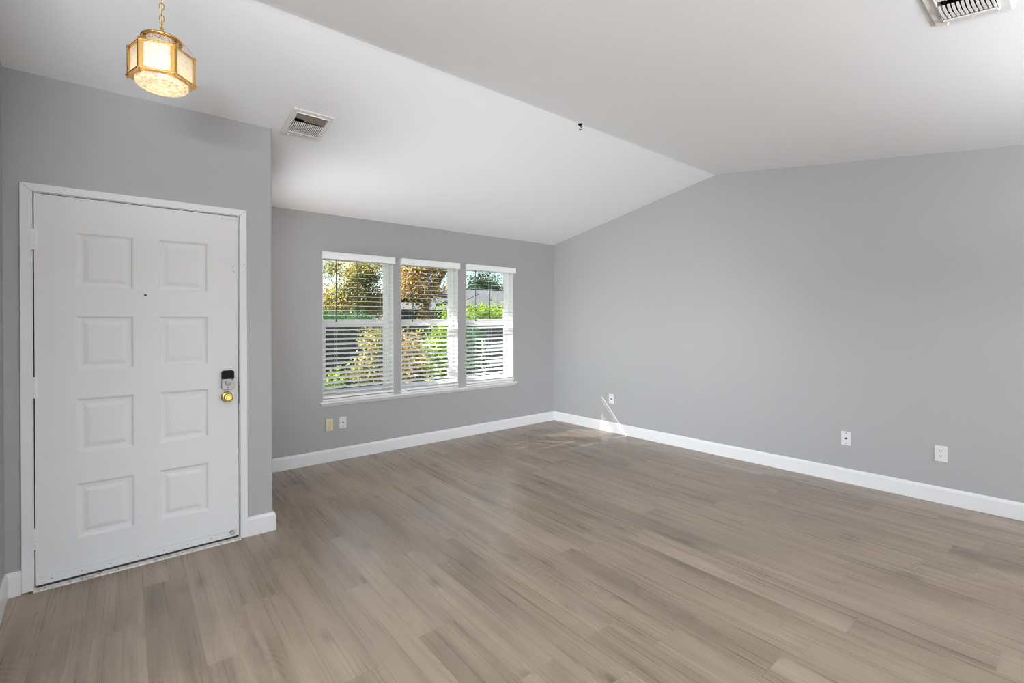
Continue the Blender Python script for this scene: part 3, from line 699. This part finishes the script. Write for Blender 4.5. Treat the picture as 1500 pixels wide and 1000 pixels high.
# crystal bowl below
bm = bmesh.new(); n = 30; prof = [(.086, -.004), (.087, -.016), (.082, -.026), (.066, -.034), (.040, -.039), (.018, -.041), (0, -.042)]
lathe(bm, prof, (0, 0, 0), (0, 0, 1), n)
for v in bm.verts:
    a = math.atan2(v.co.y, v.co.x); r_ = math.hypot(v.co.x, v.co.y); k = 1+.02*math.cos(a*15)
    v.co.x *= k; v.co.y *= k
obj('crystal_bowl', bm, CRYSTAL, ln)
for i in range(3):
    a = PH+i*2*PI/3+.6; px_, py_ = .034*math.cos(a), .034*math.sin(a)
    bm = bmesh.new(); lathe(bm, [(.006, .085), (.007, .075), (.013, .062), (.017, .048), (.014, .034), (0, .028)], (px_, py_, 0), (0, 0, 1), 16); bu = obj('bulb', bm, BULB, ln, True)
    bm = bmesh.new(); lathe(bm, [(0, .102), (.010, .102), (.010, .084), (0, .084)], (px_, py_, 0), (0, 0, 1), 12); obj('socket', bm, BRASS, ln)
pl = bpy.data.lights.new('lantern_light', 'POINT'); pl.energy = .5; pl.color = (1, .78, .50); pl.shadow_soft_size = .03
plo = bpy.data.objects.new('lantern_light', pl); C.objects.link(plo); plo.parent = ln; plo.location = (0, 0, .035)
# loop, chain, canopy
bm = bmesh.new(); lathe(bm, [(0, .170), (.013, .171), (.010, .178), (.005, .184), (.008, .190), (.005, .196), (.007, .203), (.003, .208), (0, .209)], (0, 0, 0), (0, 0, 1), 16); obj('stem', bm, BRASS, ln, True)
bm = bmesh.new(); z = .205; k = 0
while z < cz-.04:
    pts = []
    for a in range(0, 360, 30):
        u = .0075*math.cos(R(a)); h_ = .0145*math.sin(R(a)); pts.append((u if k % 2 else 0, 0 if k % 2 else u, z+.013+h_))
    tube(bm, pts, .0017, 6, True); z += .0235; k += 1
obj('chain', bm, BRASS, ln, True)
bm = bmesh.new(); tube(bm, [(.004*math.sin(i*.9), .004*math.cos(i*.9), .2+(cz-.22)*i/18) for i in range(19)], .0016, 5); obj('wire', bm, mat('clear_wire', (.65, .5, .25), .4), ln, True)
bm = bmesh.new(); tube(bm, [(.060*math.cos(PH+PI+t*.0)*(1-t*.0) + .046*t*math.cos(PH+PI), .060*math.sin(PH+PI) + .046*t*math.sin(PH+PI), .158-.052*t**2.2) for t in [i/8 for i in range(9)]], .0011, 5); obj('bail_wire', bm, BRASS, ln, True)
bm = bmesh.new(); lathe(bm, [(.0, cz-.045), (.008, cz-.044), (.012, cz-.034), (.050, cz-.022), (.062, cz-.006), (.062, cz+.006), (0, cz+.006)], (0, 0, 0), (0, 0, 1), 32); obj('canopy', bm, BRASS, ln, True)

# stands added for the fill uplights behind the camera (their light is at the top of this script)
for (ux, uy, un), where in zip(UPL, ('behind the camera in the middle of the room', 'behind the camera by the left wall')):
    tl = thing('fill_uplight_stand', 'added fill uplight stand, nickel pole with upturned white bowl, '+where, 'floor lamp', (ux, uy, 0))
    bm = bmesh.new(); lathe(bm, [(0, 0), (.14, 0), (.14, .02), (.03, .035), (.012, .05), (.012, 1.62), (0, 1.62)], (0, 0, 0), (0, 0, 1), 24); obj('pole', bm, NICKEL, tl, True)
    bm = bmesh.new(); lathe(bm, [(.01, 1.60), (.15, 1.62), (.36, 1.69), (.60, 1.755), (.59, 1.758), (.35, 1.70), (.14, 1.63), (.0, 1.615)], (0, 0, 0), (0, 0, 1), 32); obj('bowl', bm, PLATE, tl, True)

# ------------------------------------------------------------------ outdoors
bm = boxes((-14, 60, W+WT, 70, -.5, -.35)); struct(obj('ground_lawn', bm, LAWN), 'lawn outside')
def leaves(name, blobs, n, size, m, parent, seed, droop=0):
    """leaf clusters scattered inside ellipsoids; every leaf is a small folded quad"""
    rnd = random.Random(seed); verts = []; faces = []
    tot = sum(b[3]*b[4]*b[5] for b in blobs)
    for (x, y, z, rx, ry, rz) in blobs:
        k = max(20, int(n*rx*ry*rz/tot))
        ncl = max(8, k//14)
        cl = []
        for _ in range(ncl):
            while True:
                p = Vector((rnd.uniform(-1, 1), rnd.uniform(-1, 1), rnd.uniform(-1, 1)))
                if p.length <= 1: break
            p = p*(.55+.45*rnd.random()) if p.length > .3 else p*1.5
            cl.append(p)
        for _ in range(k):
            p = rnd.choice(cl); q = Vector((x+p.x*rx, y+p.y*ry, z+p.z*rz)) + Vector([rnd.gauss(0, 1)*size*1.9 for _ in range(3)])
            s = size*rnd.uniform(.6, 1.3); d = Vector([rnd.gauss(0, 1) for _ in range(3)]).normalized(); u = d.orthogonal().normalized()
            if rnd.random() < .5: u = d.cross(u)
            w_ = d.cross(u); b0 = len(verts)
            verts += [q-u*s*.5, q+w_*s*.28+d*s*.07, q+u*s*.5, q-w_*s*.28+d*s*.07]
            faces.append((b0, b0+1, b0+2, b0+3))
    me = bpy.data.meshes.new(name); me.from_pydata([tuple(v) for v in verts], [], faces); me.materials.append(m)
    o = bpy.data.objects.new(name, me); C.objects.link(o)
    if parent: o.parent = parent
    return o
def branch(bm, p, d, L, r_, depth, rnd, spread=.6):
    p = Vector(p); d = Vector(d).normalized(); pts = [p]; k = 4; q = p.copy(); dd = d.copy()
    for i in range(k):
        dd = (dd + Vector([rnd.gauss(0, .12) for _ in range(3)])).normalized(); q = q+dd*L/k; pts.append(q.copy())
    tube(bm, pts, r_, 7, taper=[1-.45*i/k for i in range(k+1)])
    if depth > 0:
        for _ in range(rnd.choice((2, 3))):
            nd = (dd + Vector([rnd.gauss(0, spread), rnd.gauss(0, spread), rnd.gauss(.05, spread*.6)])).normalized()
            branch(bm, pts[rnd.choice((2, 3, 4))], nd, L*.68, r_*.52, depth-1, rnd, spread)
GZ = -.35
def tree(label, cat, base, h, r_, lean, blobs, n, size, m, seed, group=None, depth=3, spread=.6, name='tree'):
    t = thing(name, label, cat, (base[0], base[1], GZ), group); rnd = random.Random(seed)
    bm = bmesh.new(); branch(bm, (0, 0, 0), lean, h, r_, depth, rnd, spread); obj('trunk', bm, BARK, t, True)
    leaves('crown', [(b[0]-base[0], b[1]-base[1], b[2]-GZ, b[3], b[4], b[5]) for b in blobs], n, size, m, t, seed+1)
    return t
def P(x, y, Y): v = at(x, y, Y); return v
# shading tree left of the view, in front of the left window
tree('broad leafy street tree left of the windows', 'tree', (-2.6, 9.6), 3.0, .14, (.05, 0, 1), [(-1.85, 8.9, 5.4, 1.45, 1.2, 1.7), (-2.9, 9.4, 5.0, 1.3, 1.2, 1.2)], 16000, .11, DARKLEAF, 3, depth=2)
# golden tree seen through left and middle windows
def blob(px, py, Y, rpx, rpy, ry=None):
    c = at(px, py, Y); e = at(px+rpx, py, Y); f = at(px, py-rpy, Y); a = (e-c).length; b = abs(f.z-c.z); return (c.x, c.y, c.z, a, ry or a, b)
tree('olive and gold tree with spreading branches seen through the left window', 'tree', (6.05, 15.2), 2.6, .10, (-.25, 0, 1),
     [blob(508, 440, 15.2, 38, 22, 1.0), blob(530, 402, 15.3, 22, 24, 1.0), blob(488, 392, 15, 12, 10, .8), blob(548, 445, 15.2, 18, 22, .8), blob(556, 378, 15.2, 12, 8, .8)], 15000, .085, OLIVELEAF, 11)
t2 = tree('golden brown tree with a dark forked trunk seen through the middle window', 'tree', (7.75, 13.4), 2.2, .13, (.1, 0, 1),
     [blob(604, 400, 13.3, 24, 26, 1.0), blob(625, 385, 13, 30, 22, 1.0), blob(612, 425, 13, 26, 14, .8), blob(640, 425, 13.6, 14, 8, .6), blob(622, 455, 13.2, 9, 10, .5)], 11000, .08, GOLDLEAF, 21)
bm = bmesh.new()
a, b = at(618, 438, 13.2), at(668, 372, 13.2); off = Vector((7.75, 13.4, GZ))
tube(bm, [a-off, a.lerp(b, .5)-off+Vector((0, 0, -.03)), b-off], .075, 8, taper=[1.2, 1, .7]); a, b = at(596, 431, 12.9), at(672, 436, 12.9)
tube(bm, [a-off, a.lerp(b, .5)-off+Vector((0, 0, .05)), b-off], .06, 8, taper=[1, 1, .8]); a, b = at(640, 447, 13), at(672, 438, 13)
tube(bm, [a-off, b-off], .05, 8); obj('branch', bm, BARK, t2, True)
# shrubs
def shrub(label, blobs, n, size, m, seed, group=None):
    bx, by = blobs[0][0], blobs[0][1]; t = thing('shrub', label, 'shrub', (bx, by, GZ), group); rnd = random.Random(seed)
    bm = bmesh.new()
    for _ in range(5):
        bl = rnd.choice(blobs); tube(bm, [(rnd.uniform(-.05, .05), rnd.uniform(-.05, .05), 0), ((bl[0]-bx)*.6, (bl[1]-by)*.6, (bl[2]-GZ)*.6), (bl[0]-bx, bl[1]-by, bl[2]-GZ)], .016, 6, taper=[1, .7, .4])
    obj('stem', bm, BARK, t, True); leaves('foliage', [(b[0]-bx, b[1]-by, b[2]-GZ, b[3], b[4], b[5]) for b in blobs], n, size, m, t, seed); return t
shrub('lime green shrub in the lower half of the middle window', [blob(640, 535, 8.9, 18, 36, .45), blob(652, 490, 9.0, 9, 20, .4), blob(628, 510, 8.8, 6, 18, .3), blob(655, 462, 9.1, 6, 14, .3)], 4000, .07, LIMELEAF, 31)
shrub('golden shrub at the bottom left of the middle window', [blob(604, 545, 7.2, 13, 26, .35), blob(600, 505, 7.3, 9, 12, .3)], 2200, .06, GOLDLEAF, 33)
shrub('bright lime hedge bush below the grey roof in the right window', [blob(700, 462, 14, 20, 9, .7), blob(730, 463, 14.4, 20, 9, .7)], 4200, .09, LIMELEAF, 35)
shrub('dark green shrub along the left side of the right window', [blob(691, 530, 7.2, 6, 40, .25), blob(690, 495, 7.3, 7, 16, .25)], 1500, .06, HEDGELEAF, 37)
shrub('yellow flecked bush at the right side of the left window', [blob(548, 500, 9.0, 13, 24, .4), blob(534, 545, 8.8, 16, 22, .4)], 2600, .055, OLIVELEAF, 39)
shrub('low lime plant at the bottom left corner of the left window', [blob(484, 566, 8.0, 8, 9, .25), blob(489, 556, 8.0, 4, 8, .15)], 420, .06, LIMELEAF, 41)
shrub('dark green hedge behind the fence in the left window', [blob(490, 470, 12.4, 22, 5, .3), blob(530, 471, 12.4, 20, 5, .3)], 3800, .05, HEDGELEAF, 43)
# dark board fence
fz = .0
fen = thing('board_fence', 'dark weathered board fence across the yard outside the windows', 'fence', (7.5, 10.9, GZ))
bm = bmesh.new(); x = -4.9; rnd = random.Random(5)
while x < 6.5:
    box(bm, x, x+.135, 0, .02, 0, 1.62+rnd.uniform(-.01, .01)); x += .142
obj('boards', bm, FENCEM, fen)
bm = boxes((-4.9, 6.5, .02, .06, .35, .44), (-4.9, 6.5, .02, .06, 1.3, 1.39)); obj('rail', bm, FENCEM, fen)
for x in (-4.8, -2.4, 0, 2.4, 4.8):
    bm = boxes((x, x+.09, .06, .15, 0, 1.68)); obj('post', bm, FENCEM, fen)
# dark shed behind it in the middle window
sh = thing('garden_shed', 'dark grey shed behind the fence seen through the middle window', 'shed', (9.2, 16.5, GZ))
bm = boxes((-1.1, 1.6, 0, 2.2, 0, 2.1)); obj('wall', bm, mat('shed_board', (.05, .055, .07), .8), sh)
bm = bmesh.new(); prism(bm, [(-.3, 2.05), (1.1, 2.35), (2.5, 2.05), (2.5, 2.12), (1.1, 2.43), (-.3, 2.12)], 'x', -1.3, 1.8); obj('roof', bm, SHINGLE, sh)
# white post and rail fence seen through the right window
pf = thing('rail_fence', 'white post and rail fence in the lower right window', 'fence', (8.05, 9.9, GZ))
x = 0; 
bm = bmesh.new()
for z in (.25, .62, 1.0): box(bm, -1.9, 2.2, 0, .035, z, z+.10)
obj('rail', bm, WHITEF, pf)
for x in (-1.95, -.62, .66, 2.1):
    bm = boxes((x, x+.09, -.03, .06, 0, 1.22)); obj('post', bm, WHITEF, pf, bevel=.006)
# neighbour's house with a grey roof
hs = thing('house', 'neighbouring house with a low grey shingle roof seen through the right window', 'house', (19.5, 26, GZ))
bm = boxes((-3.5, 9, 0, 7, 0, 2.55)); obj('wall', bm, SIDING, hs)
bm = bmesh.new(); prism(bm, [(-.6, 2.45), (3.5, 3.75), (7.6, 2.45), (7.6, 2.6), (3.5, 3.95), (-.6, 2.6)], 'x', -4.0, 9.5); obj('roof', bm, SHINGLE, hs)
for x in (-2, .8, 4.0):
    bm = boxes((x, x+1.2, -.04, 0, .9, 2.0)); wf = obj('window', bm, WHITEF, hs); bm = boxes((x+.06, x+1.14, -.05, -.04, .96, 1.94)); obj('pane', bm, DARKHOLE, wf)
tree('round dark green tree above the grey roof in the right window', 'tree', (27.4, 38), 3.2, .2, (0, 0, 1), [blob(707, 424, 38, 18, 22, 1.7), blob(722, 432, 38, 14, 14, 1.7), blob(696, 436, 38, 14, 12, 1.7)], 9000, .22, DARKLEAF, 51, name='tree')
for i, (px, Y, rp, hp_, lab) in enumerate(((640, 44, 22, 26, 'distant dark tree low behind the golden tree'), (588, 40, 22, 30, 'distant tree between the left and middle windows'), (490, 62, 30, 20, 'distant tree far behind the left window'), (772, 50, 10, 30, 'distant tree at the right side of the right window'))):
    b = blob(px, 462, Y, rp, hp_, 2.5); tree(lab, 'tree', (b[0], b[1]), 3, .22, (0, 0, 1), [b], 5000, .34, DARKLEAF, 60+i, 'distant trees behind the yard', depth=2)
